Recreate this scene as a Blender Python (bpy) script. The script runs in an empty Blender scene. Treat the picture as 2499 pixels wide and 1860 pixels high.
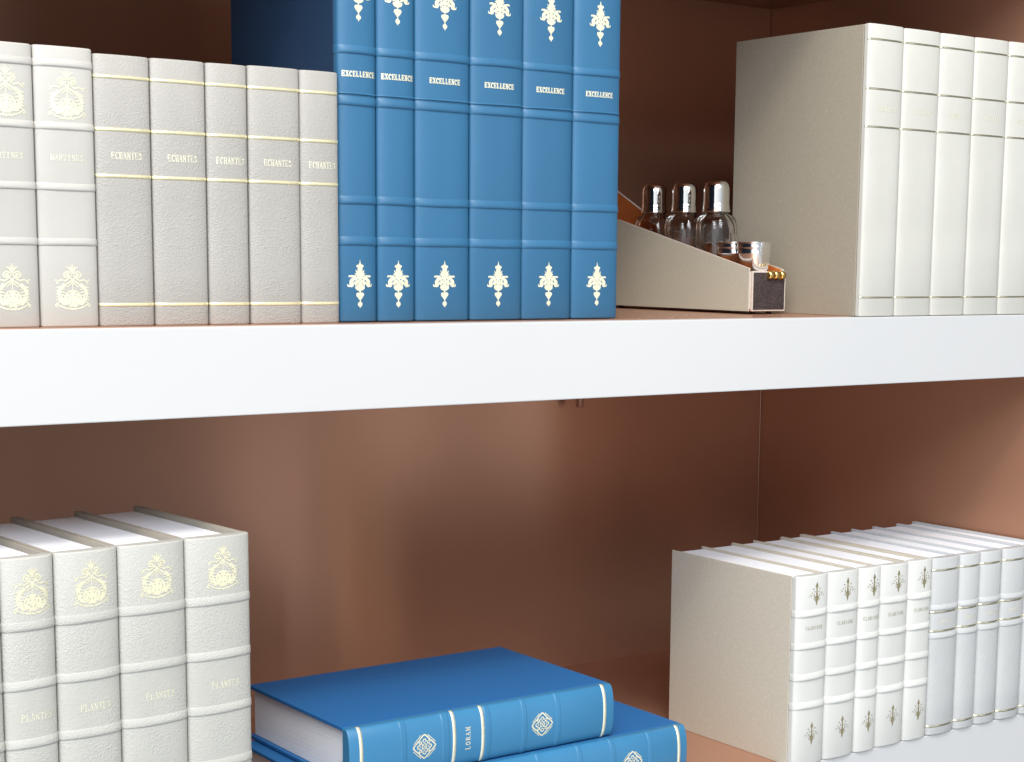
import bpy, math, random
from mathutils import Matrix, Vector

# ------------------------------------------------------------------ camera
scene = bpy.context.scene
COL = scene.collection
cam_data = bpy.data.cameras.new("camera")
cam = bpy.data.objects.new("camera", cam_data)
COL.objects.link(cam)
right = Vector((0.7999, -0.6000, 0.0120)); up = Vector((0.0759, 0.1209, 0.9898)); fwd = Vector((0.5953, 0.7908, -0.1422))
right.normalize(); fwd.normalize(); up = right.cross(fwd).normalized()
cam.matrix_world = Matrix(((right.x, up.x, -fwd.x, -0.360), (right.y, up.y, -fwd.y, -1.051), (right.z, up.z, -fwd.z, 0.0474), (0, 0, 0, 1)))
cam_data.sensor_fit = 'HORIZONTAL'; cam_data.sensor_width = 36
cam_data.lens = 59.79; cam_data.shift_x = -0.0625; cam_data.shift_y = 0.1193
cam_data.clip_start = 0.02; cam_data.clip_end = 100
scene.camera = cam

# ------------------------------------------------------------------ light
scene.view_settings.view_transform = 'Standard'; scene.view_settings.look = 'None'
scene.view_settings.exposure = 0.0; scene.view_settings.gamma = 1.0
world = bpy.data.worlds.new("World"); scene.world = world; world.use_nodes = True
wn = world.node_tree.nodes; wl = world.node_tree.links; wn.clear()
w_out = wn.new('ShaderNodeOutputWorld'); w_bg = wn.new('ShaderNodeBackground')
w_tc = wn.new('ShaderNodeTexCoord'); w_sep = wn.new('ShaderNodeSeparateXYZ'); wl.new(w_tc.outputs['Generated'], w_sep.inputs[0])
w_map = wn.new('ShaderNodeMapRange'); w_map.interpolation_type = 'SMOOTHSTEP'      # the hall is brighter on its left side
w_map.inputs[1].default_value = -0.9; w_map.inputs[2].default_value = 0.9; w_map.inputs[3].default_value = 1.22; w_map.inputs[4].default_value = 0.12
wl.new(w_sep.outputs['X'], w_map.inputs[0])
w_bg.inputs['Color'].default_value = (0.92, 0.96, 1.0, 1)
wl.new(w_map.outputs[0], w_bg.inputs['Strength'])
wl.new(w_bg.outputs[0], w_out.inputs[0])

def area(name, loc, target, sx, sy, power, color):
    d = bpy.data.lights.new(name, 'AREA'); d.shape = 'RECTANGLE'; d.size = sx; d.size_y = sy
    d.energy = power; d.color = color
    o = bpy.data.objects.new(name, d); COL.objects.link(o); o.location = loc
    o.rotation_euler = (Vector(target) - Vector(loc)).to_track_quat('-Z', 'Y').to_euler()
    return o
area('warm_ceiling_lamp', (-0.25, -1.05, 1.50), (0.45, 0.05, 0.0), 0.42, 0.26, 17.0, (1.0, 0.90, 0.77))
area('ceiling_panel_lamp', (-0.75, -1.45, 2.45), (0.45, 0.0, -0.15), 2.2, 1.0, 56.0, (1.0, 0.98, 0.96))
area('cool_window_lamp', (-0.70, -2.65, 1.8), (0.45, 0.0, -0.15), 2.8, 1.2, 96.0, (0.88, 0.94, 1.0))
area('streak_lamp', (2.20, -3.2, -0.1), (0.38, 0.42, -0.1), 0.14, 3.0, 2.8, (0.97, 0.98, 1.0))  # unseen strip lamps, added to reflect as upright streaks in the copper panels
area('streak_lamp', (2.68, -3.2, -0.1), (0.51, 0.42, -0.1), 0.20, 3.0, 4.0, (0.97, 0.98, 1.0))
area('streak_lamp', (3.30, -3.2, -0.1), (0.65, 0.42, -0.1), 0.42, 3.0, 5.0, (0.98, 0.98, 1.0))

# ------------------------------------------------------------------ materials
def new_mat(name):
    m = bpy.data.materials.new(name); m.use_nodes = True
    nt = m.node_tree; b = nt.nodes['Principled BSDF']
    return m, nt, b
def coords(nt, scale=(1, 1, 1), kind='Object'):
    tc = nt.nodes.new('ShaderNodeTexCoord'); mp = nt.nodes.new('ShaderNodeMapping')
    mp.inputs['Scale'].default_value = scale
    nt.links.new(tc.outputs[kind], mp.inputs['Vector'])
    return mp.outputs[0]
def noise(nt, vec, scale, detail=3, rough=0.5):
    n = nt.nodes.new('ShaderNodeTexNoise'); n.inputs['Scale'].default_value = scale
    n.inputs['Detail'].default_value = detail; n.inputs['Roughness'].default_value = rough
    nt.links.new(vec, n.inputs['Vector']); return n.outputs['Fac']
def ramp(nt, fac, p0, c0, p1, c1):
    r = nt.nodes.new('ShaderNodeValToRGB'); e = r.color_ramp.elements
    e[0].position = p0; e[0].color = (*c0, 1); e[1].position = p1; e[1].color = (*c1, 1)
    nt.links.new(fac, r.inputs[0]); return r.outputs[0]
def mathn(nt, op, a, b):
    n = nt.nodes.new('ShaderNodeMath'); n.operation = op
    for i, v in enumerate((a, b)):
        if isinstance(v, (int, float)): n.inputs[i].default_value = v
        else: nt.links.new(v, n.inputs[i])
    return n.outputs[0]
def bump(nt, b, height, dist, strength=1.0):
    n = nt.nodes.new('ShaderNodeBump'); n.inputs['Distance'].default_value = dist
    n.inputs['Strength'].default_value = strength
    nt.links.new(height, n.inputs['Height']); nt.links.new(n.outputs[0], b.inputs['Normal'])
def mul(c, k): return tuple(min(1, x * k) for x in c)

def tint(nt, c, k=0.035):
    oi = nt.nodes.new('ShaderNodeObjectInfo'); mr = nt.nodes.new('ShaderNodeMapRange')
    mr.inputs[3].default_value = 1 - k; mr.inputs[4].default_value = 1 + k; nt.links.new(oi.outputs['Random'], mr.inputs[0])
    hs = nt.nodes.new('ShaderNodeHueSaturation'); nt.links.new(mr.outputs[0], hs.inputs['Value']); nt.links.new(c, hs.inputs['Color'])
    return hs.outputs[0]
def leather(name, col, rough=0.5, grain=700, dist=0.0003, strength=0.6, crease=0.0, spec=0.4, var=0.05, stretch=(1, 1, 1)):
    m, nt, b = new_mat(name)
    v = coords(nt, stretch)
    n1 = noise(nt, v, 18, 4); nt.links.new(tint(nt, ramp(nt, n1, 0.3, mul(col, 1 - var), 0.7, mul(col, 1 + var))), b.inputs['Base Color'])
    b.inputs['Roughness'].default_value = rough; b.inputs['Specular IOR Level'].default_value = spec
    vo = nt.nodes.new('ShaderNodeTexVoronoi'); vo.feature = 'SMOOTH_F1'; vo.inputs['Scale'].default_value = grain
    vo.inputs['Smoothness'].default_value = 0.6
    wob = nt.nodes.new('ShaderNodeTexNoise'); wob.inputs['Scale'].default_value = grain * 0.3
    nt.links.new(v, wob.inputs['Vector'])
    mx = nt.nodes.new('ShaderNodeMix'); mx.data_type = 'VECTOR'; mx.inputs[0].default_value = 0.004
    nt.links.new(v, mx.inputs[4]); nt.links.new(wob.outputs['Color'], mx.inputs[5]); nt.links.new(mx.outputs[1], vo.inputs['Vector'])
    h = vo.outputs['Distance']
    msk = ramp(nt, noise(nt, v, 45, 2), 0.35, (0.45,) * 3, 0.65, (1,) * 3)
    h = mathn(nt, 'MULTIPLY', h, msk)
    if crease:
        h2 = noise(nt, coords(nt, (1, 1, 3.0)), 260, 3)
        h = mathn(nt, 'ADD', h, mathn(nt, 'MULTIPLY', h2, crease))
    bump(nt, b, h, dist, strength)
    return m
def cloth(name, col, flecks=False, rough=0.8):
    m, nt, b = new_mat(name); v = coords(nt)
    c = ramp(nt, noise(nt, v, 420, 3, 0.7), 0.3, mul(col, 0.93), 0.7, mul(col, 1.06))
    if flecks:
        f = noise(nt, v, 650, 1); msk = ramp(nt, f, 0.70, (0,) * 3, 0.76, (1,) * 3)
        mx = nt.nodes.new('ShaderNodeMix'); mx.data_type = 'RGBA'; nt.links.new(msk, mx.inputs[0])
        nt.links.new(c, mx.inputs[6]); mx.inputs[7].default_value = (*mul(col, 1.35), 1); c = mx.outputs[2]
    nt.links.new(c, b.inputs['Base Color']); b.inputs['Roughness'].default_value = rough
    b.inputs['Specular IOR Level'].default_value = 0.25
    h = noise(nt, v, 900, 2); bump(nt, b, h, 0.0002, 0.5)
    return m
def foil(name, col, rough=0.34, worn=0.0, bumps=0.25, metal=0.6):
    m, nt, b = new_mat(name); v = coords(nt)
    b.inputs['Metallic'].default_value = metal; b.inputs['Roughness'].default_value = rough
    nt.links.new(ramp(nt, noise(nt, v, 500, 3), 0.3, mul(col, 0.86), 0.65, col), b.inputs['Base Color'])
    bump(nt, b, noise(nt, v, 900, 2), 0.0002, bumps)
    if worn:
        a = ramp(nt, noise(nt, v, 900, 2, 0.7), worn - 0.06, (0,) * 3, worn + 0.02, (1,) * 3)
        nt.links.new(a, b.inputs['Alpha'])
    return m

M = {}
M['white_leather'] = leather('white_leather', (0.58, 0.58, 0.55), 0.45, 500, 0.00015, 0.35)
M['ivory_cloth'] = leather('ivory_fine_leather', (0.515, 0.505, 0.46), 0.5, 500, 0.00015, 0.35)
M['ivory_leather'] = leather('ivory_leather', (0.445, 0.432, 0.40), 0.5, 520, 0.0002, 0.4)
M['beige_leather'] = leather('beige_leather', (0.355, 0.34, 0.315), 0.52, 900, 0.0007, 0.55, 0.10)
M['cream_grain_leather'] = leather('cream_grain_leather', (0.455, 0.45, 0.415), 0.52, 900, 0.0007, 0.55, 0.16)
M['grey_leather'] = leather('grey_leather', (0.475, 0.48, 0.478), 0.48, 850, 0.0006, 0.6)
M['blue_leather'] = leather('blue_leather', (0.025, 0.118, 0.232), 0.50, 800, 0.00018, 0.4, spec=0.5)
M['sky_leather'] = leather('sky_leather', (0.036, 0.18, 0.345), 0.40, 800, 0.00015, 0.35, spec=0.55)
M['blue_cloth'] = cloth('blue_cloth', (0.022, 0.135, 0.36), rough=0.55)
M['navy_cloth'] = cloth('navy_cloth', (0.012, 0.035, 0.08), rough=0.6)
M['canvas'] = cloth('beige_canvas', (0.315, 0.28, 0.222), True)
M['light_canvas'] = cloth('light_beige_canvas', (0.52, 0.475, 0.395), True)
M['case_canvas'] = cloth('case_canvas', (0.48, 0.455, 0.37), True)  # beige canvas in a lighter tone, offsetting the shade beside the blue books
M['taupe_cloth'] = cloth('taupe_cloth', (0.36, 0.33, 0.28))
M['grey_cloth'] = cloth('grey_cloth', (0.50, 0.52, 0.54))
M['gold'] = foil('gold_foil', (0.98, 0.90, 0.58), 0.36)
M['bright_gold'] = foil('bright_gold_foil', (0.93, 0.87, 0.64), 0.2, metal=0.9)
M['pale_gold'] = foil('pale_gold_foil', (0.90, 0.87, 0.66), 0.42, bumps=0.15, metal=0.45)
M['worn_gold'] = foil('worn_gold_foil', (0.94, 0.90, 0.66), 0.38, 0.36, 0.15, 0.4)
M['faint_gold'] = foil('faint_gold_foil', (0.93, 0.90, 0.70), 0.42, 0.40, 0.15, 0.4)
M['dark_gold'] = foil('olive_gold_foil', (0.42, 0.37, 0.22), 0.4, 0.30)

m, nt, b = new_mat('paper_edge'); M['paper'] = m
v = coords(nt, (1, 0.02, 0.02)); n1 = noise(nt, v, 900, 3, 0.8)
nt.links.new(ramp(nt, n1, 0.3, (0.84, 0.88, 0.95), 0.7, (0.90, 0.925, 0.97)), b.inputs['Base Color'])
b.inputs['Roughness'].default_value = 0.75; bump(nt, b, n1, 0.0004, 0.7)

m, nt, b = new_mat('white_lacquer'); M['white'] = m
v = coords(nt); b.inputs['Roughness'].default_value = 0.42
nt.links.new(ramp(nt, noise(nt, v, 3, 3), 0.3, (0.535, 0.537, 0.54), 0.7, (0.558, 0.556, 0.553)), b.inputs['Base Color'])
bump(nt, b, noise(nt, v, 120, 2), 0.0002, 0.15)

m, nt, b = new_mat('copper_lacquer'); M['copper'] = m
v = coords(nt); b.inputs['Roughness'].default_value = 0.26; b.inputs['Anisotropic'].default_value = 0.9
tg = nt.nodes.new('ShaderNodeCombineXYZ'); tg.inputs[1].default_value = 0.01; tg.inputs[2].default_value = 1.0; nt.links.new(tg.outputs[0], b.inputs['Tangent'])
b.inputs['Metallic'].default_value = 0.48; b.inputs['Specular IOR Level'].default_value = 0.2
nt.links.new(ramp(nt, noise(nt, v, 5, 4), 0.3, (0.47, 0.25, 0.162), 0.7, (0.51, 0.275, 0.18)), b.inputs['Base Color'])
bump(nt, b, noise(nt, v, 1400, 1), 0.00005, 0.2)

m, nt, b = new_mat('polished_steel'); M['steel'] = m
b.inputs['Metallic'].default_value = 1; b.inputs['Roughness'].default_value = 0.08; b.inputs['Base Color'].default_value = (0.86, 0.86, 0.84, 1)
v = coords(nt); bump(nt, b, noise(nt, v, 160, 2), 0.0004, 0.25)
M['satin'] = m.copy(); M['satin'].name = 'satin_steel'; M['satin'].node_tree.nodes['Principled BSDF'].inputs['Roughness'].default_value = 0.17
M['satin'].node_tree.nodes['Principled BSDF'].inputs['Base Color'].default_value = (0.93, 0.94, 0.96, 1)
m, nt, b = new_mat('brass'); M['brass'] = m
b.inputs['Metallic'].default_value = 1; b.inputs['Roughness'].default_value = 0.2; b.inputs['Base Color'].default_value = (0.78, 0.58, 0.22, 1)
v = coords(nt); bump(nt, b, noise(nt, v, 500, 2), 0.0003, 0.3)
m, nt, b = new_mat('clear_glass'); M['glass'] = m
b.inputs['Transmission Weight'].default_value = 1; b.inputs['Roughness'].default_value = 0.01; b.inputs['IOR'].default_value = 1.45
b.inputs['Base Color'].default_value = (0.96, 0.95, 0.94, 1)
v = coords(nt); bump(nt, b, noise(nt, v, 90, 2), 0.001, 0.25)
M['orange'] = leather('orange_leather', (0.56, 0.155, 0.035), 0.45, 500, 0.0002, 0.4)
M['dark_hide'] = leather('dark_pebbled_leather', (0.055, 0.04, 0.042), 0.42, 1300, 0.0016, 1.0, 0.8)
M['pale_edge'] = cloth('pale_edge', (0.58, 0.50, 0.44))
M['dark_rubber'] = cloth('dark_rubber', (0.03, 0.02, 0.018))

# ------------------------------------------------------------------ mesh helpers
def put(name, verts, faces, mat, parent=None, smooth=None):
    me = bpy.data.meshes.new(name); me.from_pydata(verts, [], faces); me.update()
    if smooth: me.polygons.foreach_set('use_smooth', [smooth] * len(faces) if smooth is True else smooth)
    me.materials.append(mat if not isinstance(mat, str) else M[mat])
    o = bpy.data.objects.new(name, me); COL.objects.link(o)
    if parent: o.parent = parent
    return o
def box_data(x0, x1, y0, y1, z0, z1, r=0.0):
    """box with chamfered edges (three inset shells)"""
    if r <= 0:
        v = [(x, y, z) for z in (z0, z1) for y in (y0, y1) for x in (x0, x1)]
        return v, [(0, 2, 3, 1), (4, 5, 7, 6), (0, 1, 5, 4), (2, 6, 7, 3), (0, 4, 6, 2), (1, 3, 7, 5)]
    import bmesh
    bm = bmesh.new(); v, f = box_data(x0, x1, y0, y1, z0, z1)
    vs = [bm.verts.new(p) for p in v]
    for q in f: bm.faces.new([vs[i] for i in q])
    bmesh.ops.bevel(bm, geom=bm.edges[:], offset=r, segments=2, affect='EDGES', profile=0.5)
    bm.verts.index_update()
    out = [tuple(p.co) for p in bm.verts], [tuple(p.index for p in fc.verts) for fc in bm.faces]
    bm.free(); return out
def box(name, x0, x1, y0, y1, z0, z1, mat, parent=None, r=0.0):
    v, f = box_data(x0, x1, y0, y1, z0, z1, r)
    return put(name, v, f, mat, parent)
def thing(name, label, cat, loc=(0, 0, 0), rot=None, group=None):
    o = bpy.data.objects.new(name, None); COL.objects.link(o); o.location = loc; o.empty_display_size = 0.02
    if rot is not None: o.rotation_euler = rot
    o['label'] = label; o['category'] = cat
    if group: o['group'] = group
    return o
def lathe(name, prof, mat, parent, cx=0, cy=0, n=40, ribs=0, rib_amp=0.0, closed=False, squash=1.0):
    V = []; F = []
    for (r, z) in prof:
        for i in range(n):
            a = 2 * math.pi * i / n
            rr = r * (1 + rib_amp * math.cos(ribs * a + z * 90)) if ribs else r
            V.append((cx + rr * math.cos(a), cy + rr * math.sin(a) * squash, z))
    m = len(prof)
    for k in range(m if closed else m - 1):
        k2 = (k + 1) % m
        for i in range(n):
            j = (i + 1) % n; F.append((k * n + i, k * n + j, k2 * n + j, k2 * n + i))
    return put(name, V, F, mat, parent, True)

# ------------------------------------------------------------------ designs (2-D, unit height, drawn as strokes)
def seg(x0, y0, x1, y1, w0, w1=None): return ('s', x0, y0, x1, y1, w0, w1 if w1 is not None else w0)
def ell(x, y, a, b): return ('e', x, y, a, b)
def hole(x, y, a, b): return ('h', x, y, a, b)
def path(pts, w0, w1=None):
    w1 = w0 if w1 is None else w1; n = len(pts) - 1; out = []
    for i in range(n):
        a = w0 + (w1 - w0) * i / n; c = w0 + (w1 - w0) * (i + 1) / n
        out.append(seg(*pts[i], *pts[i + 1], a, c))
    return out
def spiral(cx, cy, r0, r1, a0, a1, w0, w1, n=12):
    P = []
    for i in range(n + 1):
        t = i / n; r = r0 + (r1 - r0) * t; a = math.radians(a0 + (a1 - a0) * t)
        P.append((cx + r * math.cos(a), cy + r * math.sin(a)))
    return path(P, w0, w1)
def mirror(items):
    out = list(items)
    for it in items:
        if it[0] == 's': out.append(('s', -it[1], it[2], -it[3], it[4], it[5], it[6]))
        else: out.append((it[0], -it[1], it[2], it[3], it[4]))
    return out

PENDANT = mirror([
    seg(0, 1.0, 0, 0.90, 0.004, 0.022), ell(0.055, 0.875, 0.034, 0.03), seg(0, 0.88, 0, 0.70, 0.05, 0.075),
    seg(0.07, 0.73, 0.10, 0.79, 0.018, 0.008), seg(0.07, 0.69, 0.11, 0.72, 0.022, 0.012), seg(0, 0.70, 0, 0.52, 0.075, 0.125),
    seg(0.10, 0.655, 0.24, 0.668, 0.026, 0.018), ell(0.245, 0.662, 0.022, 0.022),
    *path([(0.12, 0.62), (0.17, 0.60), (0.205, 0.55), (0.20, 0.485)], 0.032, 0.05), *path([(0.20, 0.485), (0.235, 0.455), (0.275, 0.46), (0.285, 0.49)], 0.02, 0.012),
    seg(0.10, 0.54, 0.16, 0.50, 0.03, 0.012),
    ell(0.0, 0.435, 0.115, 0.078), seg(0, 0.36, 0, 0.31, 0.016),
    seg(0.045, 0.275, 0.0, 0.18, 0.048, 0.02), ell(0.052, 0.285, 0.042, 0.034), seg(0, 0.30, 0, 0.20, 0.03), seg(0, 0.19, 0, 0.13, 0.014),
    ell(0, 0.078, 0.055, 0.052), seg(0, 0.05, 0, 0.0, 0.024, 0.004),
    hole(0.055, 0.60, 0.012, 0.016), hole(0.05, 0.505, 0.02, 0.009), hole(0.085, 0.66, 0.012, 0.012), hole(0.0, 0.565, 0.008, 0.012), hole(0.09, 0.47, 0.018, 0.007)])
CARTOUCHE = mirror([
    seg(0, 1.0, 0, 0.90, 0.006, 0.03), ell(0, 0.89, 0.03, 0.04), seg(0.02, 0.84, 0.10, 0.93, 0.02, 0.012), seg(0.04, 0.86, 0.055, 0.95, 0.014, 0.008), seg(0, 0.86, 0, 0.80, 0.05, 0.02),
    ell(0.11, 0.93, 0.02, 0.016), *spiral(0.125, 0.755, 0.085, 0.02, 150, -330, 0.018, 0.014, 16), ell(0.125, 0.755, 0.02, 0.02),
    *path([(0.05, 0.70), (0.0, 0.645), (-0.12, 0.575), (-0.20, 0.50)], 0.016, 0.022), *path([(0.02, 0.76), (0.10, 0.67), (0.17, 0.63), (0.26, 0.655)], 0.014, 0.018),
    *path([(0.0, 0.60), (0.08, 0.53), (0.12, 0.50)], 0.012), seg(0, 0.63, 0, 0.44, 0.010),
    *path([(0.26, 0.655), (0.33, 0.62), (0.35, 0.585)], 0.016, 0.02), ell(0.375, 0.645, 0.022, 0.02), ell(0.34, 0.60, 0.016, 0.014),
    *path([(0.20, 0.55), (0.28, 0.47), (0.31, 0.36), (0.28, 0.23), (0.20, 0.14)], 0.03, 0.05),
    *[seg(0.27 + 0.03 * math.sin(k), 0.50 - 0.058 * k, 0.375 - 0.012 * (k % 2), 0.475 - 0.068 * k, 0.022, 0.008) for k in range(6)],
    *[seg(0.25, 0.46 - 0.07 * k, 0.165, 0.44 - 0.07 * k, 0.018, 0.007) for k in range(5)],
    ell(0.0, 0.245, 0.20, 0.185), ell(0.0, 0.16, 0.085, 0.045), hole(0.085, 0.36, 0.03, 0.012), hole(0.05, 0.30, 0.012, 0.02), hole(0.13, 0.27, 0.01, 0.04), ell(0.10, 0.12, 0.05, 0.035), ell(0.0, 0.24, 0.05, 0.03),
    *path([(0.36, 0.13), (0.26, 0.065), (0.13, 0.02), (0.0, 0.012)], 0.012, 0.02), *spiral(0.36, 0.085, 0.04, 0.012, 80, -200, 0.012, 0.010, 8),
    ell(0.065, 0.055, 0.02, 0.016), hole(0.04, 0.165, 0.012, 0.016), hole(0.10, 0.115, 0.014, 0.010), hole(0.29, 0.30, 0.012, 0.03)])
SPRIG = mirror([
    seg(0, 1.0, 0, 0.86, 0.006, 0.07), ell(0, 0.83, 0.08, 0.07), seg(0, 0.80, 0, 0.28, 0.035, 0.05), ell(0, 0.52, 0.045, 0.07),
    seg(0, 0.34, 0, 0.12, 0.10, 0.04), seg(0, 0.13, 0, 0.0, 0.05, 0.006),
    ell(0.20, 0.72, 0.05, 0.022), ell(0.12, 0.60, 0.03, 0.03), ell(0.26, 0.55, 0.045, 0.022), ell(0.15, 0.47, 0.035, 0.025), ell(0.30, 0.44, 0.03, 0.022),
    ell(0.38, 0.47, 0.03, 0.014), ell(0.43, 0.40, 0.014, 0.014), *path([(0.04, 0.30), (0.12, 0.36), (0.17, 0.44)], 0.02, 0.014), *path([(0.06, 0.22), (0.15, 0.27), (0.2, 0.33)], 0.016, 0.010)])
def lozenge():
    it = []
    c = [(0, 0.99), (0.46, 0.5), (0, 0.01), (-0.46, 0.5)]
    n = 4
    for i in range(4):
        a, b_ = c[i], c[(i + 1) % 4]
        p = [(a[0] + (b_[0] - a[0]) * t, a[1] + (b_[1] - a[1]) * t) for t in (0.13, 0.38, 0.5, 0.62, 0.87)]
        q = [(0.5 * (x) * 1.86, 0.5 + (y - 0.5) * 0.93) for x, y in p]
        it += path([p[0], p[1], q[2], p[3], p[4]], 0.028)
        d = c[(i + 1) % 4]; e = c[(i + 2) % 4]
        e1 = (d[0] + (e[0] - d[0]) * 0.13, d[1] + (e[1] - d[1]) * 0.13)
        it += path([p[4], (d[0] * 0.95, 0.5 + (d[1] - 0.5) * 0.95), e1], 0.028)
    for k in (-0.30, -0.15, 0.0, 0.15, 0.30):
        L = 0.30
        it += path([(k * .92 - L * .46 + .0, 0.5 + k - L * -.5 - .0), (k * .92 + L * .46, 0.5 + k - L * .5)], 0.014)
        it += path([(-k * .92 - L * .46, 0.5 + k - L * .5), (-k * .92 + L * .46, 0.5 + k + L * .5)], 0.014)
    it += spiral(0, 0.5, 0.10, 0.10, 0, 360, 0.016, 0.016, 16)
    for sx, sy in ((0, .24), (0, -.24), (.22, 0), (-.22, 0)):
        it += spiral(sx, 0.5 + sy, 0.065, 0.065, 0, 360, 0.014, 0.014, 12)
    for sx, sy in ((.15, .17), (.15, -.17), (-.15, .17), (-.15, -.17)):
        it += spiral(sx, 0.5 + sy, 0.05, 0.05, 0, 360, 0.013, 0.013, 10)
    return it
LOZENGE = lozenge()

GLYPH = {  # thick stems T, thin strokes t, serifs f, on a 1 x 0.72 body
    'E': 'T.14,0,.14,1 t.05,0,.60,0 t.05,1,.60,1 t.14,.52,.46,.52 t.60,0,.62,.22 t.60,1,.60,.8 t.46,.42,.46,.62',
    'X': 'T.10,1,.58,0 t.58,1,.10,0 t0,0,.22,0 t.46,0,.70,0 t0,1,.24,1 t.46,1,.68,1',
    'C': 'T.60,.80,.42,.98 T.42,.98,.22,.90 T.22,.90,.10,.65 T.10,.65,.10,.35 T.10,.35,.22,.10 T.22,.10,.42,.02 t.42,.02,.62,.18 t.62,.98,.60,.72',
    'L': 'T.16,0,.16,1 t.05,0,.56,0 t.05,1,.30,1 t.56,0,.58,.26',
    'N': 't.12,0,.12,1 T.12,1,.58,0 t.58,0,.58,1 t.02,1,.16,1 t.02,0,.24,0 t.46,1,.70,1',
    'A': 't.34,1,.08,0 T.34,1,.60,0 t.17,.36,.50,.36 t0,0,.20,0 t.46,0,.70,0',
    'H': 'T.14,0,.14,1 T.56,0,.56,1 t.14,.52,.56,.52 t.04,0,.26,0 t.04,1,.26,1 t.46,0,.68,0 t.46,1,.68,1',
    'T': 'T.34,0,.34,1 t.02,1,.66,1 t.02,1,.02,.78 t.66,1,.66,.78 t.22,0,.46,0',
    'S': 'T.54,.82,.34,.98 T.34,.98,.16,.78 T.16,.78,.30,.56 T.30,.56,.52,.38 T.52,.38,.52,.16 T.52,.16,.32,.02 t.32,.02,.10,.2 t.56,.98,.54,.74 t.10,0,.10,.26',
    'P': 'T.14,0,.14,1 t.04,0,.28,0 t.04,1,.40,1 T.40,1,.56,.86 T.56,.86,.56,.64 T.56,.64,.40,.50 t.40,.50,.14,.50',
    'R': 'T.14,0,.14,1 t.04,0,.26,0 t.04,1,.38,1 T.38,1,.54,.86 T.54,.86,.54,.66 T.54,.66,.38,.52 t.38,.52,.14,.52 T.34,.50,.64,0',
    'O': 'T.34,1,.12,.80 T.12,.80,.08,.5 T.08,.5,.12,.2 T.12,.2,.34,0 T.34,0,.56,.2 T.56,.2,.60,.5 T.60,.5,.56,.8 T.56,.8,.34,1',
    'M': 't.12,0,.12,1 T.12,1,.38,.15 t.38,.15,.64,1 T.64,0,.64,1 t.02,0,.22,0 t.54,0,.76,0 t.02,1,.14,1 t.64,1,.76,1',
    'I': 'T.30,0,.30,1 t.18,0,.42,0 t.18,1,.42,1',
}
def word(txt, width, height, bold=1.0):
    """strokes in units of height, centred on x = 0, y in 0..1"""
    adv = width / height / len(txt); k = min(1.0, adv / 0.82); it = []
    for i, ch in enumerate(txt):
        ox = (i - len(txt) / 2) * adv + 0.06 * adv
        for tok in GLYPH[ch].split():
            x0, y0, x1, y1 = [float(a) for a in tok[1:].split(',')]
            w = (0.075 if tok[0] == 'T' else 0.042) * bold
            it.append(seg(ox + x0 * k, y0, ox + x1 * k, y1, w))
    return it

def raster(items, height, cell):
    """design -> list of (x, z) quads on a fine grid, so its outline is crisp when laid on the spine"""
    import numpy as np
    xs = []
    for it in items:
        if it[0] == 's': xs += [it[1] - it[5], it[3] + it[5], it[1] + it[5], it[3] - it[6]]
        elif it[0] == 'e': xs += [it[1] - it[3], it[1] + it[3]]
    x0, x1 = min(xs) - .02, max(xs) + .02; y0, y1 = -0.06, 1.06
    c = cell / height
    nx = int((x1 - x0) / c) + 1; ny = int((y1 - y0) / c) + 1
    X, Y = np.meshgrid(x0 + (np.arange(nx) + .5) * c, y0 + (np.arange(ny) + .5) * c)
    on = np.zeros(X.shape, bool)
    for it in items:
        if it[0] == 's':
            _, ax, ay, bx, by, w0, w1 = it
            dx, dy = bx - ax, by - ay; L = dx * dx + dy * dy + 1e-12
            t = np.clip(((X - ax) * dx + (Y - ay) * dy) / L, 0, 1)
            on |= np.hypot(X - ax - t * dx, Y - ay - t * dy) < (w0 + (w1 - w0) * t)
        elif it[0] == 'e':
            on |= ((X - it[1]) / it[3]) ** 2 + ((Y - it[2]) / it[4]) ** 2 < 1
    for it in items:
        if it[0] == 'h': on &= ~(((X - it[1]) / it[3]) ** 2 + ((Y - it[2]) / it[4]) ** 2 < 1)
    idx = {}; V = []; F = []
    def vid(i, j):
        if (i, j) not in idx:
            idx[(i, j)] = len(V); V.append(((x0 + i * c) * height, (y0 + j * c) * height))
        return idx[(i, j)]
    for j in range(ny):
        i = 0
        while i < nx:
            if on[j, i]:
                k = i
                while k + 1 < nx and on[j, k + 1] and k - i < 5: k += 1
                F.append((vid(i, j), vid(k + 1, j), vid(k + 1, j + 1), vid(i, j + 1))); i = k + 1
            else: i += 1
    return V, F
RCACHE = {}
def design(key, items, height, cell=0.0003):
    k = (key, height, cell)
    if k not in RCACHE: RCACHE[k] = raster(items, height, cell)
    return RCACHE[k]

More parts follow.
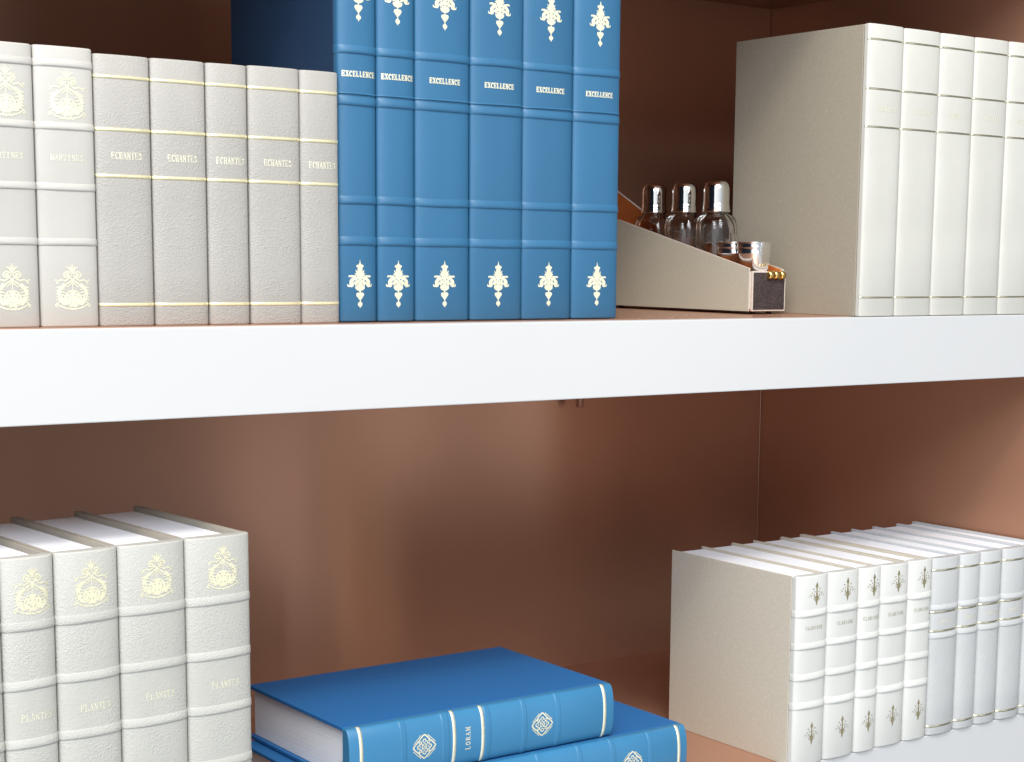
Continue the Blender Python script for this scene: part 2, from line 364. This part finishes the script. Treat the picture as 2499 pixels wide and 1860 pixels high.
# ------------------------------------------------------------------ book
def book(label, loc, w, d, h, b=0.004, p=2.4, spine='ivory_leather', cover='canvas', group=None, rot=None,
         bands=(), rules=(), marks=(), band_h=0.0011, board=0.0024, boards=(1, 1), rule_mat='gold', rule_w=0.0016,
         recess=0.0035, joint=0.0035, seed=0, left_end=0.0, right_end=0.0, cat='book', flat_band=False, gap=0.00045):
    """standing book: x across the thickness 0..w, y from the joint (0) back to d, z 0..h"""
    jr = random.Random(seed * 7 + 3)
    if rot is None: loc = (loc[0], loc[1] + jr.uniform(-.0006, .0006), loc[2]); rot = (0, 0, math.radians(jr.uniform(-.12, .12))); h += jr.uniform(-.0003, .0003)
    t = thing('book', label, cat, loc, rot, group)
    x0, x1 = gap, w - gap; cx = w / 2; hw = (x1 - x0) / 2
    def surf(x, e=0.0):
        u = min(1.0, abs((x - cx) / (hw + min(e, 0.0004))))
        return -(b + e) * (1 - u ** p) ** (1 / p)
    nth = 26
    def prof(e):
        P = [(cx - hw - min(e, 0.0004), joint)]
        for i in range(nth + 1):
            th = math.pi * i / nth; c, s = math.cos(th), math.sin(th)
            ex = math.copysign(abs(c) ** (2 / p), c)
            P.append((cx - (hw + min(e, 0.0004)) * ex, -(b + e) * abs(s) ** (2 / p)))
        P.append((cx + hw + min(e, 0.0004), joint)); return P
    # spine: rounded head and tail, a hollow behind closed by a back strip
    rnd = random.Random(seed)
    rows = [(0, -0.0009), (0.0004, -0.0003), (0.0011, 0), (h * .25, 0), (h * .5, 0), (h * .75, 0), (h - 0.0012, 0), (h - 0.0004, -0.0003), (h, -0.0010)]
    V = []; F = []; S = []
    for z, e in rows: V += [(x, y, z) for x, y in prof(e)]
    n = nth + 3
    for k in range(len(rows) - 1):
        for i in range(n - 1):
            F.append((k * n + i, k * n + i + 1, (k + 1) * n + i + 1, (k + 1) * n + i)); S.append(0 < i < n - 2)
    for k in range(len(rows) - 1): F.append(((k + 1) * n, (k + 1) * n + n - 1, k * n + n - 1, k * n)); S.append(False)
    F.append(tuple(range(n - 1, -1, -1))); S.append(False)
    L = (len(rows) - 1) * n; F.append(tuple(range(L, L + n))); S.append(False)
    put('spine', V, F, spine, t, S)
    for z0, z1 in bands:
        V = []; F = []
        prof_z = ((0, -.0003), (.12, .16), (.28, .48), (.46, .82), (.64, 1.0), (.80, .96), (.92, .60), (1, -.0003)) if not flat_band else ((0, -.0003), (.08, .9), (.2, 1), (.8, 1), (.92, .9), (1, -.0003))
        wob = [rnd.uniform(-.00025, .00025) for _ in range(4)]
        for s_, e_ in prof_z:
            e = e_ * band_h if e_ > 0 else -0.0003
            for i, (x, y) in enumerate(prof(e)):
                u = i / (n - 1); dz = wob[0] * math.sin(2 * math.pi * u + wob[1] * 9000) * (1 if h > .0 else 0)
                V.append((x, y, z1 + (z0 - z1) * s_ + dz))
        for k in range(len(prof_z) - 1):
            for i in range(n - 1): F.append((k * n + i, (k + 1) * n + i, (k + 1) * n + i + 1, k * n + i + 1))
        put('raised_band', V, F, spine, t, True)
    for z in rules:
        z, mat_, rw = z if isinstance(z, tuple) else (z, rule_mat, rule_w)
        P = prof(0.00016)[1:-1]; V = []; F = []
        for k, (zz, ee) in enumerate(((z - rw / 2, -.0001), (z - rw / 2, 0), (z + rw / 2, 0), (z + rw / 2, -.0001))):
            V += [(x, y - (ee if ee else 0), zz) for x, y in P]
        m_ = len(P)
        for k in range(3):
            for i in range(m_ - 1): F.append((k * m_ + i, k * m_ + i + 1, (k + 1) * m_ + i + 1, (k + 1) * m_ + i))
        put('gilt_line', V, F, mat_, t, True)
    for nm, key, items, z, hh, mat_, dx in marks:
        Vd, Fd = design(key, items, hh, 0.0003 if nm == 'ornament' else 0.00018)
        V = []
        for x, zz in Vd:
            X = cx + dx + x; X = min(max(X, x0 + .0002), x1 - .0002)
            V.append((X, surf(X) - 0.00018, z + zz))
        put(nm, V, Fd, mat_, t, True)
    # boards and text block
    bl = board * (2.2 if left_end else 1); br = board * (2.2 if right_end else 1)
    if left_end: bl = left_end
    if right_end: br = right_end
    if boards[0]: box('cover_board', x0, x0 + bl, joint + .0012, d, 0.0, h - .0004, cover, t, .0005)
    if boards[1]: box('cover_board', x1 - br, x1, joint + .0012, d, 0.0, h - .0004, cover, t, .0005)
    box('page_block', x0 + bl + .0001, x1 - br - .0001, joint + .0003, d - .0035, .003, h - recess, 'paper', t, .0004)
    return t

# ------------------------------------------------------------------ shelving
SH, DEP, XR, HC = 0.3966, 0.4178, 1.0163, 0.3306
XL = -0.130
u = thing('shelving_unit', 'white fronted shelving unit lined with glossy copper brown panels', 'shelving unit')
def lining(name, x0, x1, y0, y1, z0, z1, par=None): return box(name, x0, x1, y0, y1, z0, z1, 'copper', par or u, 0.0006)
def shelf(z, front):
    s = lining('shelf', XL, XR, 0.016, DEP, z - 0.0590, z, None)
    if front: box('shelf_front', XL - 0.06, XR + 0.12, -0.0004, 0.0158, z - 0.060, z - 0.0004, 'white', s, 0.0007)
    lining('front_lip', XL, XR, 0.0004, 0.0159, z - 0.0003, z, s) if False else None
    return s
shelf(0.0, True); shelf(-SH, True); shelf(HC + 0.060, True)
lining('back_panel', XL - .03, XR + .03, DEP + .0006, DEP + .018, -SH - .06, HC + .07)
lining('side_panel', XR + .0006, XR + .030, 0.0, DEP, -SH - .06, HC + .07)
lining('side_panel', XL - .030, XL - .0006, 0.0, DEP, -SH - .06, HC + .07)
# slim beads where the back panel meets side and shelf
def bead(x0, y0, z0, x1, y1, z1, n1, n2, r=0.0011):
    V = []; F = []
    n = 6
    for P in ((x0, y0, z0), (x1, y1, z1)):
        for i in range(n + 1):
            a = math.pi / 2 * i / n
            # quarter-round cove in the corner spanned by n1, n2
            ca, sa = 1 - math.cos(a), 1 - math.sin(a)
            V.append(tuple(P[k] + r * (n1[k] * ca + n2[k] * sa) for k in range(3)))
    for i in range(n): F.append((i, i + 1, n + 2 + i, n + 1 + i))
    return put('corner_bead', V, F, 'copper', u, True)
bead(XR, DEP, -SH, XR, DEP, -0.0605, (-1, 0, 0), (0, -1, 0))
bead(XL, DEP, -SH, XR, DEP, -SH, (0, -1, 0), (0, 0, 1), .0009)
pv = [(0.0, -0.1100), (0.0034, -0.1100), (0.0042, -0.1092), (0.0042, -0.062), (0.0, -0.062)]
lathe('shelf_pin', pv, 'copper', u, 0.737, 0.402, 24)

# ------------------------------------------------------------------ upper shelf
G = 'white banded volumes at the left end of the upper shelf'
cm = lambda: [('ornament', 'cart', CARTOUCHE, .1312, .0310, 'pale_gold', .001), ('ornament', 'cart', CARTOUCHE, .0112, .0290, 'pale_gold', .001),
              ('title', 'w1', word('MARTINES', .022, .0034), .1055, .0034, 'faint_gold', 0)]
cb = [(z - .0004, z + .0050) for z in (.1634, .1246, .0867, .052)]
for k, (a, c, lab) in enumerate(((-.0165, .0225, 'thick off-white book cut off by the photo edge, upper shelf, left of its banded twin'),
                                 (.0225, .0616, 'thick off-white banded book with gilt crests, directly left of the grainy grey-beige books'))):
    book(lab, (a, .030, 0), c - a, .150, .1762, .0042, 2.3, 'ivory_leather', 'canvas', G, bands=cb, marks=cm(), band_h=.0009, seed=k)
book('off-white book mostly outside the photo at the far left of the upper shelf', (-.055, .030, 0), .0385, .150, .1762, .0042, 2.3, 'ivory_leather', 'canvas', G, bands=cb, marks=cm(), band_h=.0009, seed=9)

G = 'grainy grey-beige volumes with four gilt lines, upper shelf'
be = (.0616, .1001, .1390, .1694, .2088, .2396)
bl = ('grey-beige gilt-lined book touching the off-white banded book, first of five', 'second grey-beige gilt-lined book from the left on the upper shelf',
      'slim grey-beige book in the middle of the five gilt-lined ones', 'fourth grey-beige gilt-lined book from the left, right of the slim middle one',
      'slim grey-beige gilt-lined book touching the tall blue books')
for k in range(5):
    book(bl[k], (be[k], .030, 0), be[k + 1] - be[k], .140, .1742, .0040, 2.3, 'beige_leather', 'canvas', G,
         rules=(.1598, .1266, .0970, .0140), rule_mat='gold', marks=[('title', 'w2', word('ECHANTES', .0215, .0042), .1080, .0042, 'faint_gold', .0012)], rule_w=.0023, seed=20 + k)

G = 'tall blue volumes with gilt pendants, upper shelf'
bx = (.2412, .2729, .3050, .3529, .4010, .4490, .4956)
bl = ('leftmost tall blue book, its dark navy side cover showing', 'second tall blue book from the left, a narrow one', 'third tall blue book from the left, first of the wide ones',
      'fourth tall blue book from the left, widest of the blue row', 'tall blue book second from the right end of the blue row', 'rightmost tall blue book, beside the open flask case')
for k in range(6):
    book(bl[k], (bx[k], .035, 0.0006), bx[k + 1] - bx[k], .168, .3050, .0046, 2.3, 'blue_leather', 'navy_cloth', G,
         bands=((.1880, .1946), (.1522, .1594), (.1600, .1618), (.0832, .0900), (.0540, .0612)), band_h=.0012,
         marks=[('ornament', 'pend', PENDANT, .2108, .0345, 'pale_gold', 0), ('ornament', 'pend', PENDANT, .0098, .0342, 'pale_gold', 0),
                ('title', 'w3', word('EXCELLENCE', .0268, .0036, 1.7), .1726, .0036, 'pale_gold', .0004)], seed=40 + k)

G = 'ivory volumes with thin gilt lines at the right of the upper shelf'
iv = (.7437, .7885, .8363, .8828, .9302, .9740, 1.0150)
bl = ('ivory book whose large beige side cover faces the flask case', 'second ivory book from the flask case on the upper shelf', 'third ivory book from the flask case on the upper shelf',
      'fourth ivory book from the flask case, near the photo edge', 'ivory book cut by the right photo edge on the upper shelf', 'sixth ivory book against the side panel, outside the photo')
for k in range(6):
    book(bl[k], (iv[k], .006, 0), iv[k + 1] - iv[k], .168, .2512, .0034, 2.6, 'ivory_cloth', 'canvas', G,
         rules=(.2384, .1966, .1643, .0167), marks=[('title', 'w4', word('ANTHELIS', .024, .0034), .1780, .0034, 'faint_gold', .002)], rule_w=.0016, rule_mat='bright_gold', seed=60 + k)

# ------------------------------------------------------------------ lower shelf
G = 'large cream grained volumes at the left of the lower shelf'
ang = math.radians(4.3); ca, sa = math.cos(ang), math.sin(ang)
lw = (.0494, .0482, .0436, .0352, .045)
bl = ('rightmost large cream grained book, with a dark taupe cover edge beside the blue stack', 'second large cream grained book left of the blue stack',
      'third large cream grained book left of the blue stack', 'large cream grained book cut off by the left photo edge', 'large cream book outside the left photo edge')
s = 0
LB = [(z, z + .0072) for z in (.2090, .1711, .1335, .0955, .0580)]
for k in range(5):
    s += lw[k]
    book(bl[k], (.1534 - s * ca, .0046 - s * sa, -SH), lw[k], .160, .2560, .0062, 2.2, 'cream_grain_leather', 'taupe_cloth', G, rot=(0, 0, ang),
         bands=LB, band_h=.0010, marks=[('ornament', 'cart', CARTOUCHE, .2198, .0300, 'worn_gold' if k else 'worn_gold', .0012),
         ('title', 'w5', word('PLANTES', .0215, .0044), .1515, .0044, 'faint_gold', .002), ('ornament', 'cart', CARTOUCHE, .0160, .0300, 'worn_gold', .0012)],
         recess=.0042, board=.0026, right_end=.0046 if k == 0 else 0, seed=80 + k)

G = 'white banded volumes at the right of the lower shelf'
wx = (.6727, .7116, .7508, .7795, .8167, .8490)
bl = ('first white banded book, its broad beige side cover facing the blue stack', 'second white banded book from the left on the lower shelf', 'third and narrowest white banded book on the lower shelf',
      'fourth white banded book from the left on the lower shelf', 'fifth white banded book, touching the grey books')
for k in range(5):
    book(bl[k], (wx[k], .0015, -SH), wx[k + 1] - wx[k], .168, .1712, .0050, 2.3, 'white_leather', 'light_canvas', G,
         bands=((.1345, .1415), (.1052, .1120), (.0772, .0845), (.0510, .0585)), band_h=.0016,
         marks=[('ornament', 'sprig', SPRIG, .1442, .0210, 'dark_gold', .0025), ('ornament', 'sprig', SPRIG, .0180, .0205, 'dark_gold', .0015),
                ('title', 'w6', word('CLARISSE', .021, .0028, .9), .1232, .0028, 'dark_gold', .001)], recess=.0026, board=.0011,
         right_end=.0060 if k == 4 else 0, seed=100 + k)
G = 'light grey gilt-lined volumes at the right end of the lower shelf'
gx = (.8494, .8881, .9180, .9500, .9852, 1.0140)
bl = ('light grey book touching the white banded books', 'second light grey book right of the white banded books', 'third light grey book right of the white banded books', 'fourth light grey book, cut by the right photo edge', 'fifth light grey book, a sliver at the right photo edge beside the side panel')
for k in range(5):
    book(bl[k], (gx[k], .0015, -SH), gx[k + 1] - gx[k], .168, .1706, .0056, 2.1, 'grey_leather', 'grey_cloth', G,
         bands=((.1205, .1265), (.0932, .0994)), band_h=.0012, rules=(.1592, .1190, .1008, .0085), rule_w=.0019, rule_mat='bright_gold',
         marks=[('title', 'w7', word('SONATES', .0195, .0030), .1085, .0030, 'faint_gold', .001)], recess=.0026, board=.0011,
         right_end=.0050 if k == 4 else 0, seed=120 + k)

# blue books lying flat: thickness -> Z, height -> -X
G = 'blue books lying stacked on the lower shelf'
def lying(label, xr, L, y, z, t, bands, rules, marks, d, seed):
    o = book(label, (xr, y, z), t, d, L, .0072, 2.2, 'sky_leather', 'blue_cloth', G, bands=bands, rules=rules, marks=marks, band_h=.0005,
             board=.0030, recess=.0040, rule_w=.0030, rule_mat='pale_gold', seed=seed, flat_band=True, gap=0.0001)
    # local x -> world Z, local y -> world Y, local z -> world -X
    o.rotation_euler = Matrix(((0, 0, -1), (0, 1, 0), (1, 0, 0))).to_euler()
    return o
xr = .5036
zf = lambda X: xr - X
lying('top blue book of the flat stack, lettered across its spine', xr, .2530, .0462, -.3508, .0453,
      bands=((zf(.3012), zf(.2952)), (zf(.3404), zf(.3330)), (zf(.3790), zf(.3732)), (zf(.4144), zf(.4092)), (zf(.4478), zf(.4430))),
      rules=(zf(.4935), zf(.3712), zf(.3442), zf(.2608)),
      marks=[('ornament', 'loz', LOZENGE, zf(.3165) - .0108, .0216, 'pale_gold', 0), ('ornament', 'loz', LOZENGE, zf(.4290) - .0108, .0216, 'pale_gold', 0),
             ('title', 'w8', word('LORAM', .0190, .0042), zf(.3590), .0042, 'pale_gold', .000)], d=.163, seed=140)
xr = .5795
lying('larger blue book lying at the bottom of the flat stack', xr, .3400, .0390, -SH, .0453,
      bands=((zf(.5010), zf(.4955)), (zf(.5410), zf(.5360)), (zf(.4665), zf(.4612)), (zf(.4250), zf(.4200)), (zf(.3800), zf(.3750))),
      rules=(zf(.5700), zf(.2500)), marks=[('ornament', 'loz', LOZENGE, zf(.5185) - .0108, .0216, 'pale_gold', 0)], d=.163, seed=150)

# ------------------------------------------------------------------ flask case with flasks and cups
fx, fy = .6822, .0800
case = thing('flask_case', 'open book-shaped beige case with orange lining and dark pebbled front', 'case', (fx, fy, 0))
Wc = .0425
def side(name, x, th, pts, mat, par):
    V = [(x, y, z) for y, z in pts] + [(x + th, y, z) for y, z in pts]; n = len(pts)
    F = [tuple(range(n - 1, -1, -1)), tuple(range(n, 2 * n))] + [(i, (i + 1) % n, n + (i + 1) % n, n + i) for i in range(n)]
    return put(name, V, F, mat, par)
pts = [(.001, .0028), (.230, .0028), (.230, .0855), (.190, .0850), (.001, .0402)]
side('side_panel', 0, .0013, pts, 'case_canvas', case)
side('edge_trim', .00005, .0017, [(.001, .04025), (.190, .08505), (.230, .08555), (.230, .0862), (.190, .0857), (.001, .0409)], 'pale_edge', case)
side('lining', .0014, .0008, [(.003, .0045), (.228, .0045), (.228, .0848), (.190, .0842), (.003, .0394)], 'orange', case)
side('side_panel', Wc - .0013, .0013, pts, 'case_canvas', case)
side('lining', Wc - .0024, .0010, [(.003, .0045), (.228, .0045), (.228, .0853), (.190, .0848), (.003, .0400)], 'orange', case)
side('lid', Wc - .0014, .0022, [(.186, .0800), (.300, .0600), (.300, .118), (.251, .118), (.186, .0856)], 'orange', case)
side('lid_edge', Wc - .0014, .0022, [(.1855, .0857), (.2510, .1182), (.2518, .1187), (.1850, .0862)], M['pale_edge'], case)
box('base_panel', .0014, Wc - .0014, .002, .230, .0028, .0045, 'orange', case)
box('back_panel', .0014, Wc - .0014, .2280, .2300, .0046, .0846, 'orange', case)
fp = box('front_panel', .0022, Wc + .0002, -.0016, .0008, .0028, .0385, 'pale_edge', case, .0004)
box('front_inlay', .0032, Wc - .0014, -.0021, -.0016, .0042, .0372, 'dark_hide', fp, .0002)
box('front_ledge', .0016, Wc - .0016, .0009, .0040, .0050, .0380, 'pale_edge', case, .0003)
clasp = box('clasp', .0195, .0400, -.0030, -.0022, .0315, .0385, 'brass', case, .0003)
for cxk in (.0215, .0285, .0360):
    V = []; F = []; n = 20
    for xk in (cxk - .0026, cxk + .0026):
        V += [(xk, -.0040 + .0026 * math.cos(2 * math.pi * i / n), .0350 + .0034 * math.sin(2 * math.pi * i / n)) for i in range(n)]
    F = [(i, (i + 1) % n, n + (i + 1) % n, n + i) for i in range(n)] + [tuple(range(n - 1, -1, -1)), tuple(range(n, 2 * n))]
    put('knuckle', V, F, 'brass', clasp, [True] * n + [False, False])
for px_, py_ in ((.030, .006), (.010, .006), (.030, .222), (.010, .222)):
    lathe('foot', [(0, 0), (.0022, 0), (.0026, .0012), (.0022, .0027), (0, .0027)], 'dark_rubber', case, px_, py_, 16)

FG = 'glass flasks standing in the open case'
fl = (('glass flask with steel cap at the back of the case, nearest the blue books', .2415), ('glass flask with steel cap in the middle of the three', .1960), ('front glass flask with steel cap, behind the small cups', .1510))
xc = fx + Wc / 2
def flask(label, y):
    t = thing('flask', label, 'flask', (xc, y, .0048), (0, 0, 0.05), FG)
    H0 = .0880
    outer = [(0, 0), (.0150, 0), (.0172, .0010), (.0182, .0035), (.0186, .020), (.0187, .060), (.0187, .0700), (.0182, .0760), (.0168, .0808), (.0142, .0838), (.0116, .0850), (.0102, .0856), (.0100, H0)]
    inner = [(.0082, H0), (.0082, .0850), (.0094, .0836), (.0122, .0822), (.0150, .0792), (.0164, .0750), (.0169, .0690), (.0170, .0610), (.0170, .050), (.0168, .020), (.0162, .0060), (.0145, .0042), (0, .0038)]
    lathe('glass_body', outer + inner, 'glass', t, n=64, ribs=12, rib_amp=.022, squash=1.12)
    cap = [(0, .1160), (.0050, .1158), (.0085, .1148), (.0108, .1124), (.0118, .1090), (.0119, .0955), (.0117, .0947), (.0122, .0940), (.0124, .0932), (.0120, .0924), (.0123, .0916), (.0124, .0906), (.0119, .0898), (.0128, .0892), (.0130, .0880), (.0126, .0870), (.0104, .0868), (.0104, .0865)]
    lathe('cap', cap, 'steel', t, n=48)
    return t
for lab, y in fl: flask(lab, y)
CG = 'small steel cups in the front of the case'
for lab, y, x_ in (('small polished steel cup nearest the dark front of the case', .0985, xc), ('small polished steel cup between the front flask and the other cup', .1250, xc - .0010)):
    t = thing('cup', lab, 'cup', (x_, y, .0048), None, CG)
    pr = [(0, .0), (.0120, .0), (.0126, .001), (.0149, .0490), (.0153, .0496), (.0149, .0502), (.0151, .0545), (.0155, .0551), (.0151, .0557), (.0153, .0590), (.0156, .0594), (.0152, .0596), (.0145, .0590), (.0118, .0020), (0, .0018)]
    lathe('cup_shell', pr, 'satin', t, n=60, ribs=5, rib_amp=.03)
